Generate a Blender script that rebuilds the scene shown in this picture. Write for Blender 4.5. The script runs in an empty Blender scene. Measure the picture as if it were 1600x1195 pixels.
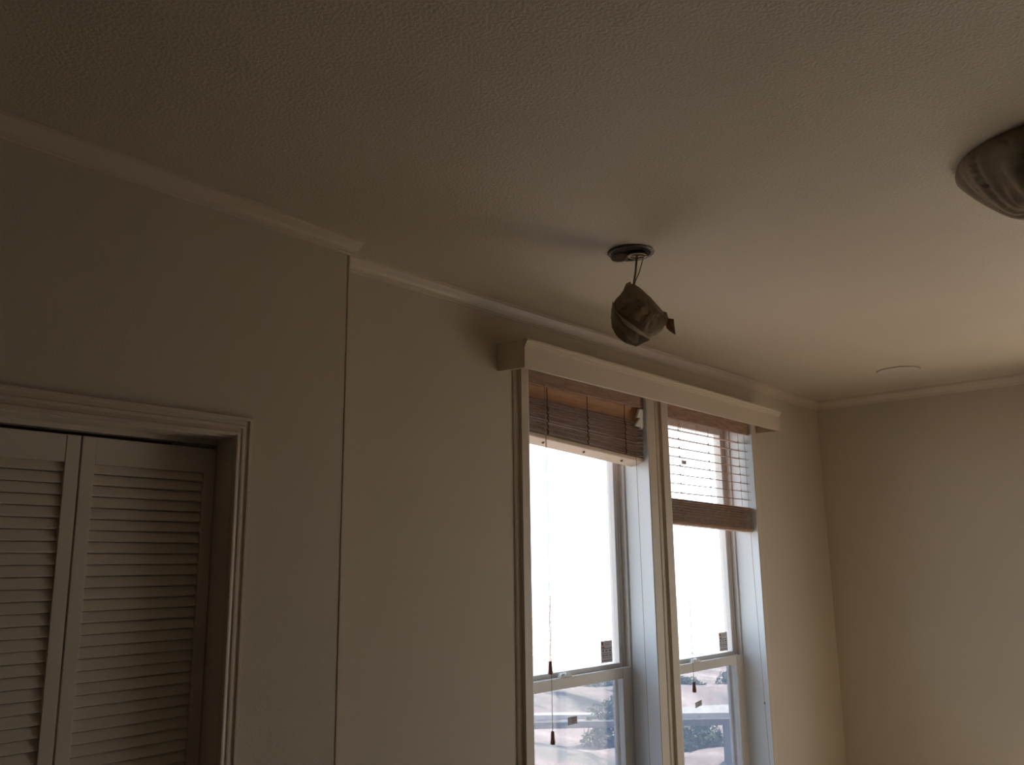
import bpy, bmesh, math, random
from mathutils import Vector, Matrix, noise
random.seed(7)
S = bpy.context.scene
COL = S.collection
PI = math.pi

# ------------------------------------------------------------------ camera
YAW, PITCH, ROLL, FPX, CY, CZ = .8449, .2067, -.0125, 1368.3, -1.94, 1.72
fw = Vector((math.sin(YAW)*math.cos(PITCH), math.cos(YAW)*math.cos(PITCH), math.sin(PITCH)))
rt = Vector((math.cos(YAW), -math.sin(YAW), 0)); up = rt.cross(fw)
r2 = rt*math.cos(ROLL)+up*math.sin(ROLL); u2 = -rt*math.sin(ROLL)+up*math.cos(ROLL)
cam_d = bpy.data.cameras.new('camera'); cam = bpy.data.objects.new('camera', cam_d); COL.objects.link(cam)
cam_d.sensor_width = 36; cam_d.sensor_fit = 'HORIZONTAL'; cam_d.lens = FPX/1600*36; cam_d.clip_start = .02; cam_d.clip_end = 500
cam.matrix_world = Matrix(((r2.x, u2.x, -fw.x, 0), (r2.y, u2.y, -fw.y, CY), (r2.z, u2.z, -fw.z, CZ), (0, 0, 0, 1)))
S.camera = cam

# ------------------------------------------------------------------ world, sun, exposure
SKY_STRENGTH = 3.1
SUN_STRENGTH = 16.0
EXPOSURE = 0.44
w = bpy.data.worlds.new('sky'); S.world = w; w.use_nodes = True
wn = w.node_tree; wn.nodes.clear()
wo = wn.nodes.new('ShaderNodeOutputWorld'); wb = wn.nodes.new('ShaderNodeBackground')
wt = wn.nodes.new('ShaderNodeTexCoord'); wsx = wn.nodes.new('ShaderNodeSeparateXYZ'); wr = wn.nodes.new('ShaderNodeValToRGB')
wn.links.new(wt.outputs['Generated'], wsx.inputs[0]); wn.links.new(wsx.outputs['Z'], wr.inputs[0])
wr.color_ramp.elements[0].position = 0.0; wr.color_ramp.elements[0].color = (.78, .91, 1.0, 1)
wr.color_ramp.elements[1].position = .6; wr.color_ramp.elements[1].color = (.52, .70, 1.0, 1)
wn.links.new(wr.outputs[0], wb.inputs[0]); wb.inputs[1].default_value = SKY_STRENGTH
wn.links.new(wb.outputs[0], wo.inputs[0])
sun_d = bpy.data.lights.new('sun', 'SUN'); sun = bpy.data.objects.new('sun', sun_d); COL.objects.link(sun)
sun_d.energy = SUN_STRENGTH; sun_d.angle = .009; sun_d.color = (1, .93, .82)
SUN_AZ, SUN_EL = -.32, .84
sun_dir = Vector((math.cos(SUN_AZ)*math.cos(SUN_EL), math.sin(SUN_AZ)*math.cos(SUN_EL), math.sin(SUN_EL)))   # towards the sun
sun.rotation_euler = sun_dir.to_track_quat('Z', 'Y').to_euler(); sun.location = sun_dir*20

S.view_settings.view_transform = 'Standard'; S.view_settings.look = 'None'
S.view_settings.gamma = 1; S.view_settings.use_curve_mapping = False
S.view_settings.exposure = EXPOSURE
c = S.cycles
c.max_bounces = 10; c.diffuse_bounces = 7; c.glossy_bounces = 3; c.transmission_bounces = 6; c.transparent_max_bounces = 16
c.use_denoising = True; c.sample_clamp_indirect = 6; c.caustics_reflective = False; c.caustics_refractive = False

def portal(name, loc, sx, sy, rot):
    d = bpy.data.lights.new(name, 'AREA'); d.shape = 'RECTANGLE'; d.size = sx; d.size_y = sy; d.cycles.is_portal = True
    o = bpy.data.objects.new(name, d); COL.objects.link(o); o.location = loc; o.rotation_euler = rot

# ------------------------------------------------------------------ dimensions
H = 2.6                       # ceiling
XR = 4.76                     # right wall
XL, YF = -4.6, -6.4           # left and front (behind the camera) walls
XS = 1.403                    # corner where the closet wall steps forward
def pw(x): return -(.1226-.0361*(x-1))       # face of the closet wall at x
GZ = -.8                      # ground outside

# ------------------------------------------------------------------ materials
def mat(name, col, rough=.6, spec=.3, var=.0, vscale=8, bump=0., bscale=60, bdet=3, metal=0., col2=None, stretch=None, sss=0):
    m = bpy.data.materials.new(name); m.use_nodes = True; nt = m.node_tree; b = nt.nodes['Principled BSDF']
    b.inputs['Roughness'].default_value = rough; b.inputs['Specular IOR Level'].default_value = spec; b.inputs['Metallic'].default_value = metal
    tc = nt.nodes.new('ShaderNodeTexCoord'); src = tc.outputs['Object']
    if stretch:
        mp = nt.nodes.new('ShaderNodeMapping'); mp.inputs['Scale'].default_value = stretch; nt.links.new(src, mp.inputs[0]); src = mp.outputs[0]
    n = nt.nodes.new('ShaderNodeTexNoise'); n.inputs['Scale'].default_value = vscale; n.inputs['Detail'].default_value = 5; nt.links.new(src, n.inputs['Vector'])
    r = nt.nodes.new('ShaderNodeValToRGB'); r.color_ramp.elements[0].position = .3; r.color_ramp.elements[1].position = .7
    lo = col2 if col2 else tuple(v*(1-var) for v in col); r.color_ramp.elements[0].color = (*lo, 1); r.color_ramp.elements[1].color = (*col, 1)
    nt.links.new(n.outputs[0], r.inputs[0]); nt.links.new(r.outputs[0], b.inputs['Base Color'])
    if bump:
        n2 = nt.nodes.new('ShaderNodeTexNoise'); n2.inputs['Scale'].default_value = bscale; n2.inputs['Detail'].default_value = bdet; nt.links.new(src, n2.inputs['Vector'])
        bp = nt.nodes.new('ShaderNodeBump'); bp.inputs['Strength'].default_value = bump; bp.inputs['Distance'].default_value = .004
        nt.links.new(n2.outputs[0], bp.inputs['Height']); nt.links.new(bp.outputs[0], b.inputs['Normal'])
    return m
M = {}
M['wall'] = mat('wall_paint', (.63, .55, .445), .62, .25, .04, 3, .25, 220, 4)
M['ceil'] = mat('ceiling_paint', (.56, .485, .385), .55, .35, .04, 3, .6, 150, 5)
M['trim'] = mat('trim_paint', (.66, .56, .455), .38, .4, .04, 9, .12, 30, 4, stretch=(1, 1, 1))
M['jamb'] = mat('white_jamb_paint', (.84, .86, .87), .4, .35, .02, 6)
M['vinyl'] = mat('white_vinyl', (.73, .69, .65), .35, .4, .02, 6)
M['door'] = mat('door_paint', (.74, .66, .56), .45, .35, .04, 6, .1, 40)
M['dark'] = mat('opening_shade', (.03, .025, .02), .8, .1)
M['floor'] = mat('tan_carpet', (.43, .36, .27), .95, .1, .2, 60, .8, 300)
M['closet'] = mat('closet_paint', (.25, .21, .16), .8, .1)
M['wood'] = mat('reddish_brown_slat_wood', (.54, .36, .27), .5, .3, 0, 14, .25, 60, 4, col2=(.34, .205, .145), stretch=(1.2, 14, 14))
M['backlit_wood'] = mat('slat_wood_painted_backlit', (.62, .40, .24), .5, .3, .2, 14, .25, 60, 4, stretch=(1.2, 14, 14))  # same slat wood, colour lightened to stand in for daylight behind it
M['bounce_wood'] = mat('rail_wood_painted_lit', (.80, .66, .54), .5, .3, .06, 14, stretch=(1, 10, 10))  # rail wood with the ground bounce light put into a paler colour
M['cord'] = mat('tan_cord', (.50, .40, .30), .8, .1, .1, 200)
M['ladder'] = mat('brown_ladder_cord', (.12, .06, .04), .8, .1, .1, 200)
M['tassel'] = mat('brown_tassel_wood', (.24, .10, .06), .4, .4, .2, 60)
M['plug'] = mat('grey_plug', (.30, .24, .20), .5, .3)
M['clip'] = mat('white_clip_plastic', (.86, .86, .82), .35, .4)
M['paper'] = mat('masking_paper', (.32, .25, .17), .78, .2, .22, 22, .5, 45, 5)
M['paper2'] = mat('light_masking_paper', (.46, .37, .27), .75, .2, .15, 22, .4, 45, 5)
M['tape'] = mat('brown_tape', (.36, .17, .09), .5, .35, .35, 60, .3, 70)
M['metal'] = mat('dull_metal', (.11, .085, .065), .45, .5, .4, 70, .3, 120, 4, metal=.5)
M['capmetal'] = mat('painted_cap', (.42, .34, .29), .5, .3, .2, 60)
M['tan'] = mat('tan_rod', (.42, .32, .20), .55, .3, .15, 60)
M['plate'] = mat('cover_plate_white', (.50, .455, .375), .5, .3)
M['label'] = mat('label_paper', (.62, .58, .56), .7, .2, .05, 40)
transl_later = ['label', 'ink', 'redink']
M['ink'] = mat('label_ink', (.22, .19, .20), .7, .2)
M['redink'] = mat('label_red_ink', (.38, .06, .05), .7, .2)

def glass_mat():
    m = bpy.data.materials.new('window_glass'); m.use_nodes = True; nt = m.node_tree; nt.nodes.clear()
    o = nt.nodes.new('ShaderNodeOutputMaterial'); mx = nt.nodes.new('ShaderNodeMixShader'); t = nt.nodes.new('ShaderNodeBsdfTransparent')
    g = nt.nodes.new('ShaderNodeBsdfGlossy'); g.inputs['Roughness'].default_value = .02; lw = nt.nodes.new('ShaderNodeLayerWeight'); lw.inputs[0].default_value = .5; pwn = nt.nodes.new('ShaderNodeMath'); pwn.operation = 'POWER'; pwn.inputs[1].default_value = 5; mrn = nt.nodes.new('ShaderNodeMapRange'); mrn.inputs['To Min'].default_value = .03; mrn.inputs['To Max'].default_value = .8; nt.links.new(lw.outputs['Facing'], pwn.inputs[0]); nt.links.new(pwn.outputs[0], mrn.inputs[0])
    t.inputs[0].default_value = (.97, .98, .97, 1)
    nt.links.new(mrn.outputs[0], mx.inputs[0]); nt.links.new(t.outputs[0], mx.inputs[1]); nt.links.new(g.outputs[0], mx.inputs[2]); nt.links.new(mx.outputs[0], o.inputs[0]); return m
M['glass'] = glass_mat()
def screen_mat(cover=.50):
    m = bpy.data.materials.new('insect_mesh'); m.use_nodes = True; nt = m.node_tree; nt.nodes.clear()
    o = nt.nodes.new('ShaderNodeOutputMaterial'); mx = nt.nodes.new('ShaderNodeMixShader'); t = nt.nodes.new('ShaderNodeBsdfTransparent')
    d = nt.nodes.new('ShaderNodeBsdfDiffuse'); tr = nt.nodes.new('ShaderNodeBsdfTranslucent'); m2 = nt.nodes.new('ShaderNodeMixShader'); m2.inputs[0].default_value = .5
    for n_ in (d, tr): n_.inputs[0].default_value = (.16, .20, .28, 1)
    tc = nt.nodes.new('ShaderNodeTexCoord'); nz = nt.nodes.new('ShaderNodeTexNoise'); nz.inputs['Scale'].default_value = 9; nz.inputs['Detail'].default_value = 4
    mr = nt.nodes.new('ShaderNodeMapRange'); mr.inputs['To Min'].default_value = cover-.06; mr.inputs['To Max'].default_value = cover+.06
    nt.links.new(tc.outputs['Object'], nz.inputs['Vector']); nt.links.new(nz.outputs[0], mr.inputs[0]); nt.links.new(mr.outputs[0], mx.inputs[0])
    nt.links.new(d.outputs[0], m2.inputs[1]); nt.links.new(tr.outputs[0], m2.inputs[2])
    nt.links.new(t.outputs[0], mx.inputs[1]); nt.links.new(m2.outputs[0], mx.inputs[2]); nt.links.new(mx.outputs[0], o.inputs[0]); return m
M['screen'] = screen_mat()
def transl(m, amt):       # thin wood lets some daylight through
    nt = m.node_tree; b = nt.nodes['Principled BSDF']; o = [n for n in nt.nodes if n.type == 'OUTPUT_MATERIAL'][0]
    tr = nt.nodes.new('ShaderNodeBsdfTranslucent'); mx = nt.nodes.new('ShaderNodeMixShader'); mx.inputs[0].default_value = amt
    src = b.inputs['Base Color'].links[0].from_socket; nt.links.new(src, tr.inputs[0])
    nt.links.new(b.outputs[0], mx.inputs[1]); nt.links.new(tr.outputs[0], mx.inputs[2]); nt.links.new(mx.outputs[0], o.inputs[0])

# ------------------------------------------------------------------ mesh helpers
def box(bm, x0, x1, y0, y1, z0, z1):
    vs = [bm.verts.new((x, y, z)) for z in (z0, z1) for y in (y0, y1) for x in (x0, x1)]
    for f in ((0, 2, 3, 1), (4, 5, 7, 6), (0, 1, 5, 4), (2, 6, 7, 3), (0, 4, 6, 2), (1, 3, 7, 5)): bm.faces.new([vs[i] for i in f])
    return vs
def NB(): return bmesh.new()
def sec(bm, profs, cap=True, closed=True):       # skin a list of equal-length 3D section loops
    L = [[bm.verts.new(p) for p in s] for s in profs]; n = len(L[0])
    for a, b in zip(L, L[1:]):
        for i in range(n if closed else n-1): bm.faces.new((a[i], a[(i+1) % n], b[(i+1) % n], b[i]))
    if cap and closed:
        bm.faces.new(L[0][::-1]); bm.faces.new(L[-1])
    return L
def tube(bm, pts, r, n=8, rs=None):
    pts = [Vector(p) for p in pts]; secs = []
    for i, p in enumerate(pts):
        d = (pts[min(i+1, len(pts)-1)]-pts[max(i-1, 0)]).normalized(); a = d.cross(Vector((0, 0, 1)) if abs(d.z) < .9 else Vector((1, 0, 0))).normalized(); b = d.cross(a)
        rr = rs[i] if rs else r
        secs.append([p+a*rr*math.cos(2*PI*k/n)+b*rr*math.sin(2*PI*k/n) for k in range(n)])
    sec(bm, secs)
def obj(name, bm, m, parent=None, smooth=False, bevel=0, loc=None):
    bmesh.ops.recalc_face_normals(bm, faces=bm.faces)
    me = bpy.data.meshes.new(name)
    if smooth:
        for f in bm.faces: f.smooth = True
    bm.to_mesh(me); bm.free()
    o = bpy.data.objects.new(name, me); COL.objects.link(o)
    for mm in (m if isinstance(m, (list, tuple)) else [m]): me.materials.append(M[mm] if isinstance(mm, str) else mm)
    if bevel:
        b = o.modifiers.new('bevel', 'BEVEL'); b.width = bevel; b.segments = 2; b.limit_method = 'ANGLE'
    if parent:
        o.parent = parent; o.matrix_parent_inverse = Matrix.Translation(-parent.location)
    return o
def tag(o, label=None, cat=None, group=None, kind=None):
    if label: o['label'] = label
    if cat: o['category'] = cat
    if group: o['group'] = group
    if kind: o['kind'] = kind
    return o
def empty(name, loc=(0, 0, 0)):
    o = bpy.data.objects.new(name, None); COL.objects.link(o); o.location = loc; o.empty_display_size = .1; return o
def struct(o, label, cat): return tag(o, label, cat, kind='structure')
def skew(bm):
    for v in bm.verts: v.co.y += pw(v.co.x)

# ------------------------------------------------------------------ room shell
WT = .16   # wall thickness
W1 = (2.25, 2.99); W2 = (3.146, 3.905)
ZS, ZT = .62, 2.40
bm = NB()
box(bm, XS, W1[0], 0, WT, 0, H); box(bm, W1[1], W2[0], 0, WT, 0, H); box(bm, W2[1], XR+WT, 0, WT, 0, H)
for a, b in (W1, W2): box(bm, a, b, 0, WT, 0, ZS); box(bm, a, b, 0, WT, ZT, H)
struct(obj('wall_back', bm, 'wall'), 'beige painted wall around the pair of tall windows', 'wall')
# closet wall: steps forward at XS, with the bifold doors' opening
DX0, DX1, DZ = -.19, 1.075, 2.02
bm = NB()
box(bm, XL-WT, DX0, 0, .10, 0, H); box(bm, DX1, XS, 0, .10, 0, H); box(bm, DX0, DX1, 0, .10, DZ, H)
skew(bm)
box(bm, XS-.10, XS, pw(XS)+.09, WT, 0, H)
struct(obj('wall_left', bm, 'wall'), 'beige wall section on the left that holds the louvered closet', 'wall')
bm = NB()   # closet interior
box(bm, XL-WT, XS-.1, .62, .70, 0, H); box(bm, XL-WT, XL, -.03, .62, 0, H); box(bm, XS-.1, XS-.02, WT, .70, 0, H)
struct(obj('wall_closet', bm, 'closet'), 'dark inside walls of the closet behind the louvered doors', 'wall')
# right wall, its own window further towards the camera side
WY0, WY1, WZ0, WZ1 = -2.35, -1.13, .04, 2.08
bm = NB()
box(bm, XR, XR+WT, WY1, 0, 0, H); box(bm, XR, XR+WT, YF, WY0, 0, H); box(bm, XR, XR+WT, WY0, WY1, 0, WZ0); box(bm, XR, XR+WT, WY0, WY1, WZ1, H)
struct(obj('wall_right', bm, 'wall'), 'plain beige end wall to the right of the windows', 'wall')
M['absorber'] = mat('light_absorbing_wall', (.13, .09, .055), .6, .2, .2, 4)  # invented dark finish for the unseen walls, keeps the left side dim
bm = NB(); box(bm, XL-WT, XR+WT, YF-WT, YF, 0, H); struct(obj('wall_front', bm, 'absorber'), 'unseen wall across the room from the windows, darkened to absorb light', 'wall')
bm = NB(); box(bm, XL-WT, XL, YF, pw(XL), 0, H); struct(obj('wall_side', bm, 'absorber'), 'unseen wall at the closet end of the room, darkened to absorb light', 'wall')
bm = NB(); box(bm, XL-WT, XR+WT, YF-WT, .70, H, H+.12); struct(obj('ceiling', bm, 'ceil'), 'flat textured beige ceiling', 'ceiling')
bm = NB(); box(bm, XL-WT, XR+WT, YF-WT, .70, -.12, 0); struct(obj('floor', bm, 'floor'), 'tan carpeted floor of the room', 'floor')

# corner bead where the closet wall steps forward
bm = NB()
yc = pw(XS)
sec(bm, [[(XS-.005, yc-.0002, z), (XS-.003, yc-.0022, z), (XS+.001, yc-.0024, z), (XS+.003, yc, z), (XS+.003, yc+.012, z), (XS-.005, yc+.012, z)] for z in (0, H-.044)])
struct(obj('trim_1', bm, 'trim'), 'thin bright corner strip running down where the wall steps', 'trim')

# crown moulding
CP = [(0, -.046), (.005, -.046), (.006, -.041), (.011, -.041), (.013, -.033), (.018, -.026), (.023, -.014), (.025, -.010), (.029, -.009), (.030, 0), (0, 0)]
bm = NB()
def cs(x, f=1.0, dx=0): return [(x+d*f+dx, pw(x)-d, H+z) for d, z in CP]
sec(bm, [[(XL+.0, pw(XL)-d, H+z) for d, z in CP], cs(XS, 1.0, .004)])
sec(bm, [[(XS+.004+d, pw(XS)-d, H+z) for d, z in CP], [(XS+.004+d, 0, H+z) for d, z in CP]])
struct(obj('trim_2', bm, 'trim'), 'crown moulding along the closet wall, ending at the step', 'trim')
bm = NB()
sec(bm, [[(XS+.03, -d, H+z) for d, z in CP], [(XR-d, -d, H+z) for d, z in CP]])
struct(obj('trim_3', bm, 'trim'), 'crown moulding above the windows', 'trim')
bm = NB()
sec(bm, [[(XR-d, -d, H+z) for d, z in CP], [(XR-d, YF, H+z) for d, z in CP]])
struct(obj('trim_4', bm, 'trim'), 'crown moulding along the right end wall', 'trim')

# closet casing (mitred) + jambs
DP = [(0, 0), (0, -.013), (.003, -.016), (.007, -.016), (.009, -.012), (.017, -.010), (.019, -.013), (.024, -.013), (.027, -.009), (.036, -.008), (.038, -.012), (.044, -.012), (.047, -.008), (.047, 0)]
bm = NB()
zt = DZ+.003
def dl(x, z, sx, sz): return [(x+sx*a, d, z+sz*a) for a, d in DP]
sec(bm, [dl(DX1-.002, 0, 1, 0), dl(DX1-.002, zt, 1, 1), dl(DX0+.002, zt, -1, 1), dl(DX0+.002, 0, -1, 0)])
skew(bm); struct(obj('trim_5', bm, 'trim'), 'ribbed casing around the louvered closet doors', 'trim')
bm = NB()
box(bm, DX1-.001, DX1+.012, -.001, .101, 0, DZ+.012); box(bm, DX0-.012, DX0+.001, -.001, .101, 0, DZ+.012); box(bm, DX0, DX1, -.001, .101, DZ-.001, DZ+.012)
box(bm, DX0, DX1, .066, .096, DZ-.012, DZ)       # head stop / track cover
skew(bm); struct(obj('trim_6', bm, 'door'), 'painted jamb and track board inside the closet opening', 'trim')

# ------------------------------------------------------------------ closet bifold doors
DT = 1.998; DB = .012; LW = .3115; YD = .067
door = struct(empty('door_1', (DX1, pw(DX1), 0)), 'louvered bifold closet doors at the left of the room', 'door')
def leaf(x1):
    x0 = x1-LW; bm = NB(); t = .028; st = .029
    box(bm, x0, x0+st, YD, YD+t, DB, DT); box(bm, x1-st, x1, YD, YD+t, DB, DT)
    for z0, z1 in ((1.941, DT), (.98, 1.07), (DB, .16)): box(bm, x0+st, x1-st, YD+.001, YD+t-.001, z0, z1)
    skew(bm); f = obj('door_leaf', bm, 'door', door, bevel=.0012)
    bm = NB(); p = .0234
    for (za, zb) in ((1.07, 1.941), (.16, .98)):
        z = zb-.0195
        while z > za-.002:
            sec(bm, [[(x, YD+.0105, z+.0216), (x, YD+.0145, z+.0226), (x, YD+.0160, z+.0213), (x, YD+.0085, z-.0005), (x, YD+.0045, z), (x, YD+.0035, z+.0022)] for x in (x0+st-.002, x1-st+.002)])
            z -= p
    skew(bm); o = obj('louvers', bm, 'door', f); o.matrix_parent_inverse = Matrix.Identity(4); o.parent = f
    o.matrix_parent_inverse = f.matrix_parent_inverse.inverted() @ Matrix.Translation(-door.location) if False else Matrix.Identity(4)
    return f
x1 = DX1-.003
for k in range(4):
    f = leaf(x1); x1 -= LW+.0035
bpy.context.view_layer.update()

# ------------------------------------------------------------------ windows
def casing(name, xi, s, zb, label):     # one vertical board: flat inner part, outer bevel; s = outward direction
    P = [(0, .0), (0, -.016), (.002, -.018), (.036, -.018), (.039, -.013), (.040, -.008), (.058, -.0055), (.063, -.003), (.0635, 0)]
    bm = NB(); sec(bm, [[(xi+s*a*(.081/.0635 if name == 'm' else 1), d, z) for a, d in P] for z in (zb, ZT+.05)])
    return bm
def casing_set(idx, x0, x1, label, wl, wr):
    P = lambda wd: [(0, 0), (0, -.016), (.002, -.018), (wd-.027, -.018), (wd-.024, -.013), (wd-.023, -.008), (wd-.006, -.0055), (wd-.001, -.003), (wd, 0)]
    bm = NB()
    sec(bm, [[(x0-a, d, z) for a, d in P(wl)] for z in (ZS, ZT+.03)])
    sec(bm, [[(x1+a, d, z) for a, d in P(wr)] for z in (ZS, ZT+.03)])
    box(bm, x0-wl, x1+wr, -.016, 0, ZS-.065, ZS-.02)
    box(bm, x0-wl-.01, x1+wr+(.01 if idx == 8 else 0), -.035, 0, ZS-.02, ZS)
    box(bm, x0, x1, -.016, 0, ZT, ZT+.03)
    return struct(obj('trim_%d' % idx, bm, 'trim'), label, 'trim')
casing_set(7, W1[0], W1[1], 'painted casing boards around the left window', .064, .079)
casing_set(8, W2[0], W2[1], 'painted casing boards around the right window', .0755, .066)

def window(n, x0, x1, zr, label):
    root = struct(empty('window_%d' % n, ((x0+x1)/2, .1, ZS)), label, 'window')
    j = .011
    bm = NB()    # painted reveal boards
    box(bm, x0, x0+.003, -.0165, .102, ZS, ZT); box(bm, x1-.003, x1, -.0165, .102, ZS, ZT); box(bm, x0, x1, -.0165, .102, ZT-.003, ZT); box(bm, x0, x1, -.0165, .102, ZS, ZS+.003)
    obj('reveal', bm, 'jamb', root)
    bm = NB(); a = .027
    for (p, q) in ((x0, x0+a), (x1-a, x1)): box(bm, p, q, .124, .175, ZS, ZT)
    for (p, q) in ((x0, x0+.012), (x1-.012, x1)): box(bm, p, q, .100, .1245, ZS, ZT)
    box(bm, x0, x1, .100, .175, ZS, ZS+.035); box(bm, x0, x1, .100, .175, ZT-.035, ZT)
    obj('window_frame', bm, 'vinyl', root, bevel=.002)
    xi0, xi1 = x0+a, x1-a
    bm = NB(); su = .021
    z0, z1 = zr+.004-.028, ZT-.036
    for (p, q) in ((xi0, xi0+su), (xi1-su, xi1)): box(bm, p, q, .127, .152, z0, z1)
    box(bm, xi0+su, xi1-su, .127, .152, z0, zr+.016); box(bm, xi0+su, xi1-su, .127, .152, z1-.03, z1)
    us = obj('upper_sash', bm, 'vinyl', root, bevel=.002)
    bm = NB(); box(bm, xi0+su-.004, xi1-su+.004, .138, .142, zr+.012, z1-.026)
    g = obj('glass_pane', bm, 'glass', us)
    bm = NB(); sl = .044
    z0, z1 = ZS+.036, zr
    for (p, q) in ((x0+.013, xi0+sl), (xi1-sl, x1-.013)): box(bm, p, q, .098, .121, z0, z1)
    box(bm, xi0+sl, xi1-sl, .098, .121, z1-.038, z1); box(bm, xi0+sl, xi1-sl, .098, .121, z0, z0+.05)
    ls = obj('lower_sash', bm, 'vinyl', root, bevel=.002)
    bm = NB(); box(bm, xi0+sl-.004, xi1-sl+.004, .108, .112, z0+.045, z1-.034)
    g2 = obj('glass_pane', bm, 'glass', ls)
    bm = NB(); box(bm, xi0, xi1, .1635, .1642, ZS+.03, zr-.012)
    obj('insect_screen', bm, 'screen', root)
    bm = NB()      # bug screen frame
    for (p, q) in ((xi0, xi0+.014), (xi1-.014, xi1)): box(bm, p, q, .158, .170, ZS+.03, zr-.01)
    box(bm, xi0, xi1, .158, .170, zr-.022, zr-.008); obj('screen_frame', bm, 'vinyl', root)
    # cam lock on the meeting rail
    xm = x0+.27+.055 if n == 1 else x0+.34
    bm = NB()
    box(bm, xm-.032, xm+.032, .101, .119, zr, zr+.006)
    sec(bm, [[(xm-.026+.004*k, .110+.0085*math.sin(t), zr+.006+.0085*(1-math.cos(t))*.5) for t in [2*PI*i/10 for i in range(10)]] for k in range(0, 6)])
    sec(bm, [[(xm+.002, .104, zr+.005), (xm+.002, .116, zr+.005), (xm+.002, .116, zr+.016), (xm+.002, .104, zr+.016)], [(xm+.03, .106, zr+.005), (xm+.03, .114, zr+.005), (xm+.03, .114, zr+.010), (xm+.03, .106, zr+.010)]])
    obj('sash_lock', bm, 'clip', root, bevel=.001)
    return root
window(1, W1[0], W1[1], 1.330, 'tall white single-hung window on the left of the pair')
window(2, W2[0], W2[1], 1.304, 'tall white single-hung window on the right of the pair')
# window in the right wall (beyond the frame), which lights the room
root = struct(empty('window_3', (XR, (WY0+WY1)/2, WZ0)), 'wide white sliding glass door in the right end wall', 'window')
bm = NB()
for (p, q, r, s_) in ((WY0, WY0+.05, WZ0, WZ1), (WY1-.05, WY1, WZ0, WZ1), ((WY0+WY1)/2-.02, (WY0+WY1)/2+.02, WZ0, WZ1), (WY0, WY1, WZ0-.0005, WZ0+.05), (WY0, WY1, WZ1-.05, WZ1+.0005)): box(bm, XR+.06-(.002 if q-p > .1 else 0), XR+.12, p, q, r, s_)
obj('window_frame', bm, 'vinyl', root)
bm = NB(); box(bm, XR+.088, XR+.092, WY0+.05, WY1-.05, WZ0+.05, WZ1-.05); obj('glass_pane', bm, 'glass', root)
portal('portal_left', ((W1[0]+W1[1])/2, .18, (ZS+ZT)/2), .74, ZT-ZS, (PI/2*-1, 0, 0))
portal('portal_right', ((W2[0]+W2[1])/2, .18, (ZS+ZT)/2), .76, ZT-ZS, (PI/2*-1, 0, 0))
portal('portal_side', (XR+.17, (WY0+WY1)/2, (WZ0+WZ1)/2), WZ1-WZ0, WY1-WY0, (0, PI/2, 0))

# ------------------------------------------------------------------ valance box over the windows
VX0, VX1, VD = 2.114, 4.003, .12
vl = tag(empty('window_valance', (VX0, 0, 2.36)), 'long beige boxed valance mounted across the top of both windows', 'valance')
def vz(x, y):   # underside, slightly out of level
    t = (x-VX0)/(VX1-VX0); return 2.360-.016*t+.006*y/VD*(1-t)*.8
bm = NB(); h = .096; th = .012
def vbox(bm, x0, x1, y0, y1, a, b):
    vs = box(bm, x0, x1, y0, y1, a, b)
    for v in vs: v.co.z += vz(v.co.x, v.co.y)
vbox(bm, VX0, VX1, -VD, -VD+th, 0, h)
obj('front_board', bm, 'trim', vl, bevel=.0015)
for k, x in enumerate((VX0+.0006, VX1-th-.0006)):
    bm = NB(); vbox(bm, x, x+th, -VD+th-.001, -.0005, .0005, h-.001); obj('end_board', bm, 'trim', vl)
bm = NB(); vbox(bm, VX0+.012, VX1-.012, -VD+th, -.0005, h-.014, h-.004); obj('top_board', bm, 'trim', vl)
bm = NB()
VP = [(0, -.001), (.003, 0), (.004, .006), (.008, .008), (.009, .014), (.013, .017), (.013, .024), (0, .024), (-.004, .02)]
def vs_(x, ex): return [(x+ex*d, -VD-d, vz(x, -VD)+h-.024+z) for d, z in VP]
sec(bm, [[(VX0, -.001, vz(VX0, 0)+h-.024+z) if False else (VX0-max(d, 0)*0, -.001, vz(VX0, 0)+h-.024+z) for d, z in VP], [(VX0, -VD-d, vz(VX0, -VD)+h-.024+z) for d, z in VP], [(VX1, -VD-d, vz(VX1, -VD)+h-.024+z) for d, z in VP], [(VX1, -.001, vz(VX1, 0)+h-.024+z) for d, z in VP]][1:3])
obj('cap_moulding', bm, 'trim', vl)

v3 = tag(empty('window_valance', (XR, -1.07, 2.24)), 'beige boxed valance over the sliding door on the right wall', 'valance')
bm = NB(); box(bm, XR-.13, XR-.118, -2.55, -1.07, 2.22, 2.34); obj('front_board', bm, 'trim', v3)
bm = NB(); box(bm, XR-.118, XR-.0005, -1.082, -1.07, 2.22, 2.34); obj('end_board', bm, 'trim', v3)
bm = NB(); box(bm, XR-.118, XR-.0005, -2.55, -1.082, 2.325, 2.339); obj('top_board', bm, 'trim', v3)
# ------------------------------------------------------------------ blinds
transl(M['wood'], .08); [transl(M[k], .35) for k in transl_later]; transl(M['backlit_wood'], .35)
def slat_bm(bm, x0, x1, y0, y1, z, th, dzr=0, tilt=0, jit=0):
    # curved 5 cm slat; dzr = drop of right end, tilt = outer edge higher by tilt
    n = 5; secs = []
    for x, dz in ((x0, 0), (x1, -dzr)):
        top = [(x, y0+(y1-y0)*i/n, z+dz+tilt*(i/n-.5)+.0016*math.sin(PI*i/n)+th/2) for i in range(n+1)]
        bot = [(p[0], p[1], p[2]-th) for p in top[::-1]]
        secs.append(top+bot)
    sec(bm, secs)
def tassel(bm, x, y, z):
    prof = [(.003, .021), (.0056, .019), (.0062, .010), (.0070, -.002), (.0085, -.014), (.0078, -.020), (.003, -.021)]
    n = 10
    sec(bm, [[(x+r*math.cos(2*PI*k/n), y+r*math.sin(2*PI*k/n), z+h_) for k in range(n)] for r, h_ in prof])
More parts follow.
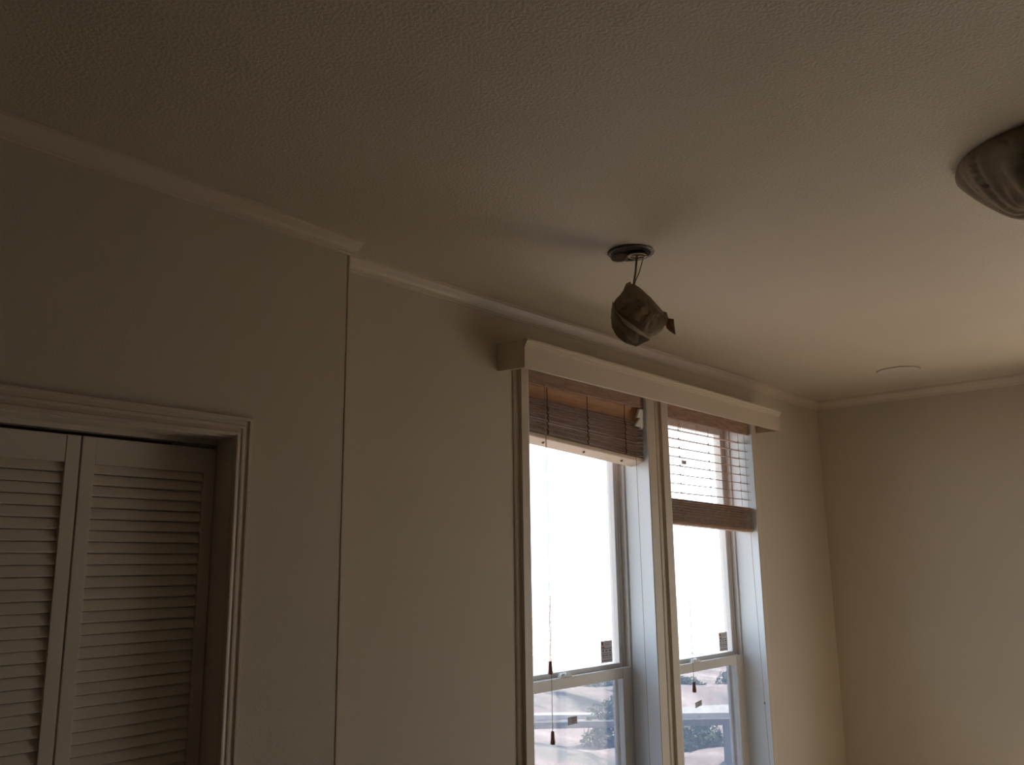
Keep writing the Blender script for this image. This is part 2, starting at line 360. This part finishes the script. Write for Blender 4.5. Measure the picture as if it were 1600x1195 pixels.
def blind(name, x0, x1, label, left):
    root = tag(empty(name, ((x0+x1)/2, .02, 2.39)), label, 'blind', None)
    zv = 2.343 if left else 2.326
    bm = NB(); sec(bm, [[(x, -.001, zv), (x, .006, zv-.0005), (x, .007, 2.375), (x, .007, 2.392), (x, -.001, 2.392), (x, -.003, 2.388), (x, -.003, zv+.004)] for x in (x0+.002, x1-.002)])
    obj('blind_valance', bm, 'wood', root)
    bm = NB(); box(bm, x0+.004, x1-.004, .010, .056, 2.355, 2.392); obj('headrail', bm, 'wood', root)
    y0, y1 = .008, .057
    if left:
        lx = [2.375, 2.612, 2.858]
        bm = NB()       # loose upper slats
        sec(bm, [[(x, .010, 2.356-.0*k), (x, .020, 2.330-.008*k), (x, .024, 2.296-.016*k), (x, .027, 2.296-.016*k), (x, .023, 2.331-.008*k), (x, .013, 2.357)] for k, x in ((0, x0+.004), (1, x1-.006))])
        obj('hanging_slats', bm, 'backlit_wood', root)
        bm = NB(); N = 22; zt_, zb_ = 2.300, 2.184
        for i in range(N):
            f = i/(N-1); z = zt_+(zb_-zt_)*f+.0011*math.sin(i*2.3)+(.0012 if i % 5 == 2 else 0); dr = .012+.028*f
            jy = random.uniform(-.0055, .0055); slat_bm(bm, x0+.003+random.uniform(0, .003), x1-.0045+random.uniform(-.0015, .0012), y0+jy, y1+jy, z+random.uniform(-.0009, .0009), .0030, dr, random.uniform(-.003, .002))
        obj('slat_stack', bm, 'wood', root)
        zr_, drr, tl = 2.171, .040, -.016
    else:
        lx = [3.262, 3.515, 3.800]
        bm = NB()
        for i in range(8):
            slat_bm(bm, x0+.006, x1-.004, y0, y1, 2.2895-.0387*i, .0022, .001, .008+.001*random.random())
        obj('open_slats', bm, 'wood', root)
        bm = NB(); N = 17; zt_, zb_ = 1.990, 1.9035
        for i in range(N):
            f = i/(N-1); z = zt_+(zb_-zt_)*f
            jy = random.uniform(-.003, .003); slat_bm(bm, x0+.006+random.uniform(0, .003), x1-.0045+random.uniform(-.0015, .0012), y0+jy, y1+jy, z+random.uniform(-.0007, .0007), .0030, .014+.006*f, random.uniform(-.002, .002))
        obj('slat_stack', bm, 'wood', root)
        zr_, drr, tl = 1.893, .022, .002
    # bottom rail
    bm = NB(); pr = [(y0-.001, -.008), (y0-.003, -.004), (y0-.003, .004), (y0, .008), (y1, .008), (y1+.002, .004), (y1, -.008+tl)]
    xs = (x0+.003, x1-.014 if left else x1-.010, x1-.004)
    secs = []
    for i, x in enumerate(xs):
        dz = -drr*(x-x0)/(x1-x0); k = .55 if i == 2 else 1
        secs.append([(x, y, zr_+dz+z*k) for y, z in pr])
    sec(bm, secs)
    br = obj('bottom_rail', bm, 'bounce_wood' if left else 'wood', root, bevel=.001)
    if left: br['label'] = 'bottom rail coloured pale as if lit from below'
    if left:
        for x in lx:
            bm = NB(); dz = -drr*(x-x0)/(x1-x0)
            bmesh.ops.create_uvsphere(bm, u_segments=12, v_segments=8, radius=.0058, matrix=Matrix.Translation((x+.004, y0+.020, zr_+dz-.0155)))
            obj('plug', bm, 'plug', br)
    # ladder cords
    for x in lx:
        bm = NB(); t = (x-x0)/(x1-x0); zend = zr_-drr*t+.010
        for yy in (y0-.006, y1+.004):
            pts = []; z = 2.352; k = 0
            while z > zend:
                instack = (z < 2.30) if left else (z < 1.995)
                pts.append((x+(.0045*math.sin(k*1.9) if instack else 0), yy-(random.uniform(0, .003) if instack else 0), z)); z -= .006 if instack else .0387; k += 1
            pts.append((x, yy, zend)); tube(bm, pts, .0016 if left else .0011, 6, [(.0024 if left and p[2] < 2.27 else .0016 if left else .0011) for p in pts])
        if not left:
            for i in range(8): tube(bm, [(x-.004, y0-.005, 2.287-.0387*i), (x+.004, y0-.005, 2.287-.0387*i)], .0022, 6)
        obj('ladder_cord', bm, 'ladder' if left else 'cord', root)
    # pull cords
    def cord(pts, r=.0011):
        bm = NB(); tube(bm, pts, r, 6); return obj('pull_cord', bm, 'cord', root)
    if left:
        for x, z in ((2.352, 1.388), (2.357, 1.168)):
            cc = cord([(x-.002, -.006, 2.35), (x+.001, -.007, 1.9), (x, -.007, z+.016)])
            bm = NB(); tassel(bm, x, -.007, z); obj('tassel', bm, 'tassel', cc)
        cord([(2.914, -.006, 2.345), (2.917, -.008, 1.6), (2.921, -.008, .80)])
        # crumpled white hold-clip at the right end
        bm = NB(); P = [(999, 639), (995.5, 652), (1000.5, 653), (993, 665), (1001, 667), (1002.5, 670.5), (1008, 667), (1008.5, 640)]
        def onp(px, py, Y=-.0055):
            ray = fw+r2*((px-800)/FPX)-u2*((py-597.5)/FPX); t_ = (Y-CY)/ray.y; return ray.x*t_, CZ+ray.z*t_
        P3 = [onp(*p) for p in P]
        sec(bm, [[(x, y, z) for x, z in P3] for y in (-.0055, .004)])
        obj('plastic_clip', bm, 'clip', root, bevel=.0012)
        # little bright lip pieces
    else:
        cc = cord([(3.262, -.006, 2.33), (3.264, -.007, 1.8), (3.266, -.007, 1.248)])
        bm = NB(); tassel(bm, 3.266, -.007, 1.232); obj('tassel', bm, 'tassel', cc)
        cc = cord([(3.846, -.006, 2.33), (3.850, -.008, 1.7), (3.872, -.008, 1.10)])
        cord([(3.872, -.008, 1.10), (3.884, -.008, .80)])
        bm = NB(); tube(bm, [(3.872, -.008, 1.094), (3.872, -.008, 1.10), (3.872, -.008, 1.106)], .003, 8, [.0015, .0032, .0015]); obj('cord_knot', bm, 'tassel', cc)
    return root
blind('window_blind', W1[0], W1[1], 'reddish-brown wooden slat blind raised into a thick stack in the left window', True)
blind('window_blind', W2[0], W2[1], 'reddish-brown wooden blind half lowered with open slats in the right window', False)

# ------------------------------------------------------------------ stickers on the panes
def sticker(x0, x1, z0, z1, y, label, rows, red, skewz=0):
    root = tag(empty('window_sticker', ((x0+x1)/2, y, (z0+z1)/2)), label, 'sticker')
    def q(bm, a, b, c_, d, yy0, yy1):
        vs = box(bm, a, b, yy0, yy1, c_, d)
        for v in vs: v.co.z += skewz*(v.co.x-x0)
    bm = NB(); q(bm, x0, x1, z0, z1, y-.0006, y); obj('paper_label', bm, 'label', root)
    bm = NB(); w_ = x1-x0; h_ = z1-z0
    for fy, segs, hh in rows:
        for a, b in segs: q(bm, x0+w_*a, x0+w_*b, z1-h_*(fy+hh), z1-h_*fy, y-.0010, y-.0006)
    obj('printed_lines', bm, 'ink', root)
    if red:
        bm = NB()
        for a, b, f0, f1 in red: q(bm, x0+w_*a, x0+w_*b, z1-h_*f1, z1-h_*f0, y-.0010, y-.0006)
        obj('logo_mark', bm, 'redink', root)
big = [(.10, [(.35, .9)], .02), (.18, [(.3, .8)], .02), (.33, [(.05, .95)], .035), (.42, [(.1, .25), (.4, .55), (.7, .9)], .07), (.56, [(.05, .95)], .025), (.64, [(.08, .3), (.38, .6), (.68, .92)], .05), (.75, [(.1, .9)], .02), (.88, [(.06, .94)], .03)]
red = [(.07, .20, .06, .20), (.07, .3, .26, .31)]
sm = [(.2, [(.4, .9)], .1), (.5, [(.45, .85)], .1), (.72, [(.4, .7)], .08)]
sticker(2.835, 2.909, 1.352, 1.433, .1375, 'grey printed label at the lower right corner of the left upper pane', big, red)
sticker(3.752, 3.829, 1.325, 1.408, .1375, 'grey printed label at the lower right corner of the right upper pane', big, red)
sticker(3.503, 3.545, 2.168, 2.186, .1375, 'small grey sticker high on the right upper pane behind the open slats', sm, None)
sticker(2.583, 2.637, 1.165, 1.191, .1075, 'small grey rectangular sticker in the middle of the left lower pane', sm, None)
sticker(3.461, 3.516, 1.117, 1.139, .1075, 'small tilted grey sticker on the right lower pane below the tassel', sm, None, .12)

# ------------------------------------------------------------------ ceiling cover plate
bm = NB(); n = 40
cx, cyy = 4.225, -.626
sec(bm, [[(cx+r*math.cos(2*PI*k/n), cyy+r*math.sin(2*PI*k/n), z) for k in range(n)] for r, z in ((.096, H), (.097, H-.003), (.094, H-.006), (.080, H-.0065), (.001, H-.0065))])
tag(obj('ceiling_cover_plate', bm, 'plate', smooth=False), 'flat round white cover plate on the ceiling near the far corner', 'cover plate')

# ------------------------------------------------------------------ hanging lamp wrapped in paper
PX, PY = 2.025, -.615
pl = tag(empty('pendant_light', (PX, PY, H)), 'hanging lamp wrapped in brown masking paper below its open ceiling hole', 'light')
vd = Vector((PX, PY-CY, 0)).normalized(); ur = Vector((vd.y, -vd.x, 0))
PC = Vector((PX, PY, 0))
def P3(u, v, d=0): return PC+ur*u+vd*d+Vector((0, 0, v))
def ring(c_, r, z, n=36, ph=0, wob=0): return [(c_[0]+(r+wob*noise.noise(Vector((k*.9, z*90, 3))))*math.cos(2*PI*k/n+ph), c_[1]+(r+wob*noise.noise(Vector((k*.9, z*90, 3))))*math.sin(2*PI*k/n+ph), z) for k in range(n)]
cc_ = (2.018, -.612)
bm = NB()
# ceiling can: ring flange and a flat near-black disc painting the shade inside the hole
L = sec(bm, [ring(cc_, .0655, H-.0005, wob=.002), ring(cc_, .0668, H-.003, wob=.002), ring(cc_, .0630, H-.006, wob=.002), ring(cc_, .0570, H-.0045), ring(cc_, .055, H-.001)], cap=False)
obj('can_rim', bm, 'metal', pl)
bm = NB(); sec(bm, [ring(cc_, .0568, H-.0044), ring(cc_, .052, H-.0012), ring(cc_, .02, H-.0011), ring(cc_, .001, H-.0010)], cap=False); obj('can_shade_disc', bm, 'dark', pl)
# swivel cup / bracket pieces hanging in the opening
bm = NB(); c1 = PC+ur*0+vd*0; ray_ = fw+r2*((968-800)/FPX)-u2*((403-597.5)/FPX); c1 = Vector((0, CY, CZ))+ray_*(((PC-Vector((0, CY, 0))).dot(vd)-.045)/ray_.dot(vd))
n = 20
def disc_sec(c_, r, ax, bx, off, nn): return [tuple(c_+off+ax*r*math.cos(2*PI*k/nn)+bx*r*math.sin(2*PI*k/nn)) for k in range(nn)]
ax = ur; bx = (vd*.6+Vector((0, 0, .8))).normalized()*.72; nx = ax.cross(bx).normalized()
sec(bm, [disc_sec(c1, .023, ax, bx, nx*-.004, n), disc_sec(c1, .025, ax, bx, Vector(), n), disc_sec(c1, .022, ax, bx, nx*.006, n), disc_sec(c1, .008, ax, bx, nx*.009, n)])
obj('knockout_cap', bm, 'capmetal', pl, smooth=False)
bm = NB(); c2 = Vector((cc_[0], cc_[1], H-.008))+ur*.018+vd*.010
sec(bm, [disc_sec(c2, r, ur, vd, Vector((0, 0, z)), n) for r, z in ((.026, .003), (.027, -.002), (.021, -.003), (.020, .001))])
sec(bm, [[tuple(c2+ur*a+vd*b+Vector((0, 0, z))) for a, b, z in ((-.05, -.016+o, -.002), (-.05, -.010+o, -.002), (-.05, -.010+o, .001), (-.05, -.016+o, .001))] if k == 0 else [tuple(c2+ur*a+vd*b+Vector((0, 0, z))) for a, b, z in ((.028, -.004+o, -.004), (.028, .002+o, -.004), (.028, .002+o, -.001), (.028, -.004+o, -.001))] for k in range(2) for o in (0,)])
obj('socket_bracket', bm, 'tan', pl)
# strap and wire
def pix(px, py, d=0):   # a point at the lamp's own depth, from its measured angle
    ray = fw+r2*((px-800)/FPX)-u2*((py-597.5)/FPX); t = (PC-Vector((0, CY, 0))).dot(vd)/ray.dot(vd); p = Vector((0, CY, CZ))+ray*(t+d/ray.dot(vd)); return p
bm = NB(); a = pix(995.5, 403); b_ = pix(989, 451)
sd = ur*.0032; dd = vd*.0008
sec(bm, [[tuple(p+sd*s1+dd*s2) for s1, s2 in ((-1, -1), (1, -1), (1, 1), (-1, 1))] for p in (a+Vector((0, 0, .008)), a.lerp(b_, .5)+ur*.001, b_)])
obj('strap', bm, 'tan', pl)
bm = NB(); tube(bm, [pix(1006, 400), pix(999, 425), pix(992.5, 440), pix(990, 449)], .0016, 8); obj('wire', bm, 'tan', pl)
# crumpled paper bundle
sil = [(990, 443), (999, 449), (1009, 459), (1022, 471), (1034, 484), (1041, 495), (1042, 504), (1036, 515), (1027, 524), (1012, 533), (994, 541.5), (978, 536), (964, 526), (956, 512), (954, 498), (955, 483), (960, 471), (969, 461), (975, 451), (978, 443)]
SC = Vector((0, 0, 0)); pts = [pix(*p) for p in sil]
cen = pix(993, 494)
angs = sorted([(math.atan2((p-cen).z, (p-cen).dot(ur)), math.hypot((p-cen).z, (p-cen).dot(ur))) for p in pts])
def srad(a):
    a = (a+PI) % (2*PI)-PI
    A = angs+[(angs[0][0]+2*PI, angs[0][1])]
    if a < angs[0][0]: a += 2*PI
    for (a0, r0), (a1, r1) in zip(A, A[1:]):
        if a0 <= a <= a1:
            t = (a-a0)/(a1-a0+1e-9)
            # straight edge between the two measured points
            x0_, y0_, x1_, y1_ = r0*math.cos(a0), r0*math.sin(a0), r1*math.cos(a1), r1*math.sin(a1)
            dx, dy = x1_-x0_, y1_-y0_; den = math.cos(a)*dy-math.sin(a)*dx
            return (x0_*dy-y0_*dx)/den if abs(den) > 1e-9 else r0
    return angs[0][1]
def bundle(name, cen, rad_fn, depth, seed, m, parent, sub=4, facet=26, crease=.10):
    rnd = random.Random(seed); dirs = []
    for _ in range(facet):
        v = Vector((rnd.gauss(0, 1), rnd.gauss(0, 1), rnd.gauss(0, 1))).normalized(); dirs.append((v, rnd.uniform(.86, .97)))
    bm = NB(); bmesh.ops.create_icosphere(bm, subdivisions=sub, radius=1)
    for v in bm.verts:
        d = v.co.normalized(); inpl = math.hypot(d.x, d.z); a = math.atan2(d.z, d.x)
        r = rad_fn(a); R_ = Vector((r*d.x, depth*d.y, r*d.z))
        # planar facets: clip by random planes away from the outline
        k = 1.0
        for n_, h_ in dirs:
            q = d.dot(n_)
            if q > h_: k = min(k, h_/q)
        wgt = abs(d.y)**.7
        kk = 1-(1-k)*wgt*1.6
        cr = noise.noise(Vector((d.x*2.2+seed, d.y*2.2, d.z*2.2))); rd = 1-abs(cr)*2
        kk -= crease*wgt*max(0, rd-.62)
        kk += .03*wgt*noise.noise(d*6)
        R_ *= kk
        v.co = cen+ur*R_.x+vd*R_.y+Vector((0, 0, R_.z))
    return obj(name, bm, m, parent)
bundle('paper_wrap', cen, srad, .082, 5, 'paper', pl)
# overlapping front sheet: big lower flap and the collar
def sheet(name, poly, offs, th, m, parent):
    bm = NB(); f = [pix(px, py, o) for (px, py), o in zip(poly, offs)]; nrm = -vd
    a_ = [bm.verts.new(p) for p in f]; b2 = [bm.verts.new(p+vd*th) for p in f]
    # fan around the middle so that the sheet bulges
    ca = bm.verts.new(sum(f, Vector())/len(f)+nrm*.002); cb = bm.verts.new(sum(f, Vector())/len(f)+nrm*.002+vd*th)
    n_ = len(f)
    for i in range(n_):
        j = (i+1) % n_; bm.faces.new((a_[i], a_[j], ca)); bm.faces.new((b2[j], b2[i], cb)); bm.faces.new((a_[i], b2[i], b2[j], a_[j]))
    return obj(name, bm, m, parent)
sheet('paper_flap', [(957, 470), (962, 484), (970, 494), (990, 508), (1010, 523), (1016, 531), (994, 541), (978, 536), (964, 526), (956, 512), (954.5, 495)], [-.030, -.070, -.088, -.100, -.092, -.050, -.01, -.030, -.040, -.026, -.016], .0005, 'paper', pl)
sheet('paper_flap', [(978, 443), (985, 440), (990, 448), (996, 453), (990, 460), (978, 461), (969, 465), (973, 455)], [-.012, -.012, -.016, -.02, -.035, -.036, -.03, -.018], .0005, 'paper2', pl)
sheet('paper_flap', [(1001, 462), (1006, 470), (1012, 476), (1013, 490), (1003, 494), (999, 503), (992, 500), (991, 492), (1001, 486)], [-.045, -.055, -.065, -.076, -.088, -.088, -.086, -.086, -.076], .0005, 'paper2', pl)
# twisted end and taped tail at the right
bm = NB(); pts_ = [pix(1033, 487), pix(1038, 491), pix(1040, 498), pix(1037, 507), pix(1034, 513)]
tube(bm, pts_, .008, 7, [.004, .0095, .0085, .008, .004]); obj('twisted_edge', bm, 'paper2', pl)
bm = NB(); P = [(1040, 506), (1044, 497), (1053, 498.5), (1054, 510), (1055.5, 523), (1051.5, 521), (1046, 517), (1041, 512)]
o_ = [0, -.006, .002, -.004, -.010, -.002, .004, .002]
f_ = [pix(*p, o) for p, o in zip(P, o_)]
A_ = [bm.verts.new(p) for p in f_]; B_ = [bm.verts.new(p+vd*.0014) for p in f_]
bm.faces.new(A_); bm.faces.new(B_[::-1])
for i in range(len(P)): bm.faces.new((A_[i], B_[i], B_[(i+1) % len(P)], A_[(i+1) % len(P)]))
bmesh.ops.triangulate(bm, faces=[f for f in bm.faces if len(f.verts) > 4]); obj('tape_tail', bm, 'tape', pl)

# ------------------------------------------------------------------ big fixture wrapped in paper, at the right edge
FC = Vector((2.150, -1.655, H)); FR = .200
fx = tag(empty('ceiling_fixture', FC), 'large dome ceiling fixture bagged in dark masking paper at the right edge', 'light')
bm = NB(); NA, NR = 120, 34
prof = [(1.0, 0), (1.015, -.010), (1.01, -.022), (.95, -.036), (.86, -.056), (.76, -.076), (.66, -.095), (.57, -.110), (.49, -.119), (.40, -.120), (.25, -.114), (.12, -.109), (.0, -.108)]
def fprof(t):
    t *= len(prof)-1; i = min(int(t), len(prof)-2); f = t-i
    return prof[i][0]*(1-f)+prof[i+1][0]*f, prof[i][1]*(1-f)+prof[i+1][1]*f
rows = []
for j in range(NR+1):
    t = j/NR; r, z = fprof(t); row = []
    for k in range(NA):
        a = 2*PI*k/NA
        fold = noise.noise(Vector((math.cos(a+t*1.1)*3.6, math.sin(a+t*1.1)*3.6, t*1.3))); ridge = 1-abs(fold)*3.4
        kk = 1+(-.075*max(0, ridge-.35)+.03*fold)*min(1, t*5)*(1 if t < .93 else .2)
        row.append(bm.verts.new((FC.x+FR*r*kk*math.cos(a), FC.y+FR*r*kk*math.sin(a), FC.z-.0005+z*(1+.10*(kk-1)/.05*.5))))
    rows.append(row)
for j in range(NR):
    for k in range(NA): bm.faces.new((rows[j][k], rows[j][(k+1) % NA], rows[j+1][(k+1) % NA], rows[j+1][k]))
bmesh.ops.remove_doubles(bm, verts=bm.verts, dist=.0004)
obj('paper_bag', bm, 'paper', fx, smooth=True)
bm = NB(); n = 48
sec(bm, [[(FC.x+r*math.cos(2*PI*k/n), FC.y+r*math.sin(2*PI*k/n), z) for k in range(n)] for r, z in ((.10, H-.0005), (.10, H-.02), (.185, H-.022), (.185, H-.03))])
obj('mounting_pan', bm, 'metal', fx)

# ------------------------------------------------------------------ outside
def ground_mat():
    m = bpy.data.materials.new('dry_dirt'); m.use_nodes = True; nt = m.node_tree; b = nt.nodes['Principled BSDF']; b.inputs['Roughness'].default_value = .95; b.inputs['Specular IOR Level'].default_value = .1
    tc = nt.nodes.new('ShaderNodeTexCoord'); mp = nt.nodes.new('ShaderNodeMapping'); mp.inputs['Rotation'].default_value = (0, 0, -.75); mp.inputs['Scale'].default_value = (1.6, .32, 1)
    nt.links.new(tc.outputs['Object'], mp.inputs[0])
    n = nt.nodes.new('ShaderNodeTexNoise'); n.inputs['Scale'].default_value = 1.0; n.inputs['Detail'].default_value = 11; n.inputs['Roughness'].default_value = .70; nt.links.new(mp.outputs[0], n.inputs['Vector'])
    r = nt.nodes.new('ShaderNodeValToRGB'); e = r.color_ramp.elements
    e[0].position = .36; e[0].color = (.06, .065, .07, 1); e[1].position = .66; e[1].color = (.58, .50, .45, 1)
    for p, c_ in ((.42, (.24, .22, .19, 1)), (.5, (.34, .26, .24, 1)), (.6, (.46, .38, .35, 1))): q = e.new(p); q.color = c_
    nt.links.new(n.outputs[0], r.inputs[0]); nt.links.new(r.outputs[0], b.inputs['Base Color']); return m
bm = NB(); N = 150; V = []
for i in range(N+1):
    row = []
    for j in range(N+1):
        x = -20+80*(i/N); y = .9+60*(j/N)**1.6
        d = x*.72+y*.72; l = x*.72-y*.72
        z = GZ+.10*noise.noise(Vector((x*.35, y*.35, 0)))+.05*noise.noise(Vector((x*1.3, y*1.3, 5)))
        z += .35*math.exp(-((d-14.6-.15*l)/.9)**2)*(1 if l < 9 else .3)+.25*math.exp(-((d-11.4+.25*l)/.55)**2)
        z -= .35 if y < 1.5 else 0
        row.append(bm.verts.new((x, y, z)))
    V.append(row)
for i in range(N):
    for j in range(N): bm.faces.new((V[i][j], V[i+1][j], V[i+1][j+1], V[i][j+1]))
struct(obj('ground', bm, ground_mat(), smooth=True), 'sunlit bare dirt ground with ridges outside the windows', 'ground')
bm = NB(); box(bm, XR+WT+.05, 60, -30, .9, GZ-.1, GZ-.02)
M['dirt2'] = mat('side_dirt', (.52, .42, .34), .95, .1, .3, 2)
struct(obj('ground_side', bm, 'dirt2'), 'bare dirt beside the right end of the house', 'ground')
def at(px, py, Z):
    ray = fw+r2*((px-800)/FPX)-u2*((py-597.5)/FPX); t = (Z-CZ)/ray.z; return Vector((0, CY, CZ))+ray*t
M['road'] = mat('pale_gravel', (.50, .47, .44), .95, .1, .12, 3)
a = at(1030, 1124, GZ+.05); b_ = at(1175, 1122, GZ+.05); c_ = at(1175, 1096, GZ+.05); d_ = at(1030, 1100, GZ+.05)
ex = (b_-a).normalized()
bm = NB(); q = [a-ex*2.5, b_+ex*12, c_+ex*12, d_-ex*2.5]
sec(bm, [[(p.x, p.y, GZ-.1) for p in q], [(p.x, p.y, GZ+.14) for p in q]])
struct(obj('road', bm, 'road'), 'pale gravel road crossing behind the rail fence', 'road')
M['leaf'] = mat('shrub_leaves', (.10, .13, .06), .7, .2, .5, 9)
M['bark'] = mat('shrub_stem', (.10, .07, .05), .9, .1)
def bush(c_, rx, rz, label, n=900, seed=1):
    rnd = random.Random(seed); root = tag(empty('shrub', c_), label, 'shrub')
    bm = NB()
    for _ in range(n):
        d = Vector((rnd.gauss(0, 1), rnd.gauss(0, 1), abs(rnd.gauss(0, 1)))).normalized(); k = rnd.uniform(.55, 1.05)*(1+.2*noise.noise(d*2+Vector((seed, 0, 0))))
        p = Vector((c_.x+d.x*rx*k, c_.y+d.y*rx*k, c_.z+d.z*rz*k)); s_ = rnd.uniform(.025, .055)
        a_ = Vector((rnd.gauss(0, 1), rnd.gauss(0, 1), rnd.gauss(0, 1))).normalized(); b2 = a_.orthogonal().normalized()
        v = [bm.verts.new(p+a_*s_), bm.verts.new(p+b2*s_*.45), bm.verts.new(p-a_*s_), bm.verts.new(p-b2*s_*.45)]; bm.faces.new(v)
    obj('foliage', bm, 'leaf', root)
    bm = NB()
    for k in range(7):
        an = 2*PI*k/7; tube(bm, [c_+Vector((0, 0, -.25)), c_+Vector((math.cos(an)*rx*.3, math.sin(an)*rx*.3, rz*.4)), c_+Vector((math.cos(an)*rx*.7, math.sin(an)*rx*.7, rz*.7))], .02, 5, [.03, .02, .008])
    obj('stem', bm, 'bark', root)
bush(at(1085, 1186, GZ), .55, .46, 'dark low shrub behind the post and rail fence', 2600, 3)
bush(at(980, 1162, GZ), .62, .66, 'dark shrub seen at the right edge of the left lower pane', 2600, 4)
bush(at(950, 1088, GZ), .80, .50, 'larger dark shrub further back behind the dirt bank', 2600, 5)
bush(at(1070, 1094, GZ), .50, .42, 'rounded shrub beyond the gravel road, left of two', 2600, 6)
bush(at(1160, 1090, GZ), .55, .48, 'rounded shrub beyond the gravel road, right of two', 2600, 7)
# rail fence
M['fence'] = mat('weathered_grey_wood', (.17, .16, .15), .85, .2, .4, 9, .4, 60, 3, stretch=(1, 1, 8))
f0 = at(1141, 1215, GZ); L0 = f0+Vector((0, 0, .0)); dirf = Vector((.70, -.714, 0)).normalized()
def zray(px, py, P):   # height on the vertical through P seen at row py
    ray = fw+r2*((px-800)/FPX)-u2*((py-597.5)/FPX); k = Vector((P.x, P.y-CY, 0)).length/Vector((ray.x, ray.y, 0)).length; return CZ+ray.z*k
top = zray(1141, 1122, f0)
fe = tag(empty('rail_fence', f0), 'dark wooden post and top rail outside the right window', 'fence')
bm = NB()
def obox(bm, c_, ux, lx, ly, z0, z1):
    uy = Vector((-ux.y, ux.x, 0)); 
    sec(bm, [[tuple(Vector((c_.x, c_.y, z))+ux*lx*a+uy*ly*b) for a, b in ((-1, -1), (1, -1), (1, 1), (-1, 1))] for z in (z0, z1)])
obox(bm, f0, dirf, .045, .045, GZ-.2, top-.07); obj('post', bm, 'fence', fe)
bm = NB(); obox(bm, f0-dirf*2.4, dirf, .045, .045, GZ-.2, top-.07); obj('post', bm, 'fence', fe)
bm = NB(); obox(bm, f0-dirf*1.2, dirf, 1.27, .05, top-.07, top); obj('rail', bm, 'fence', fe)
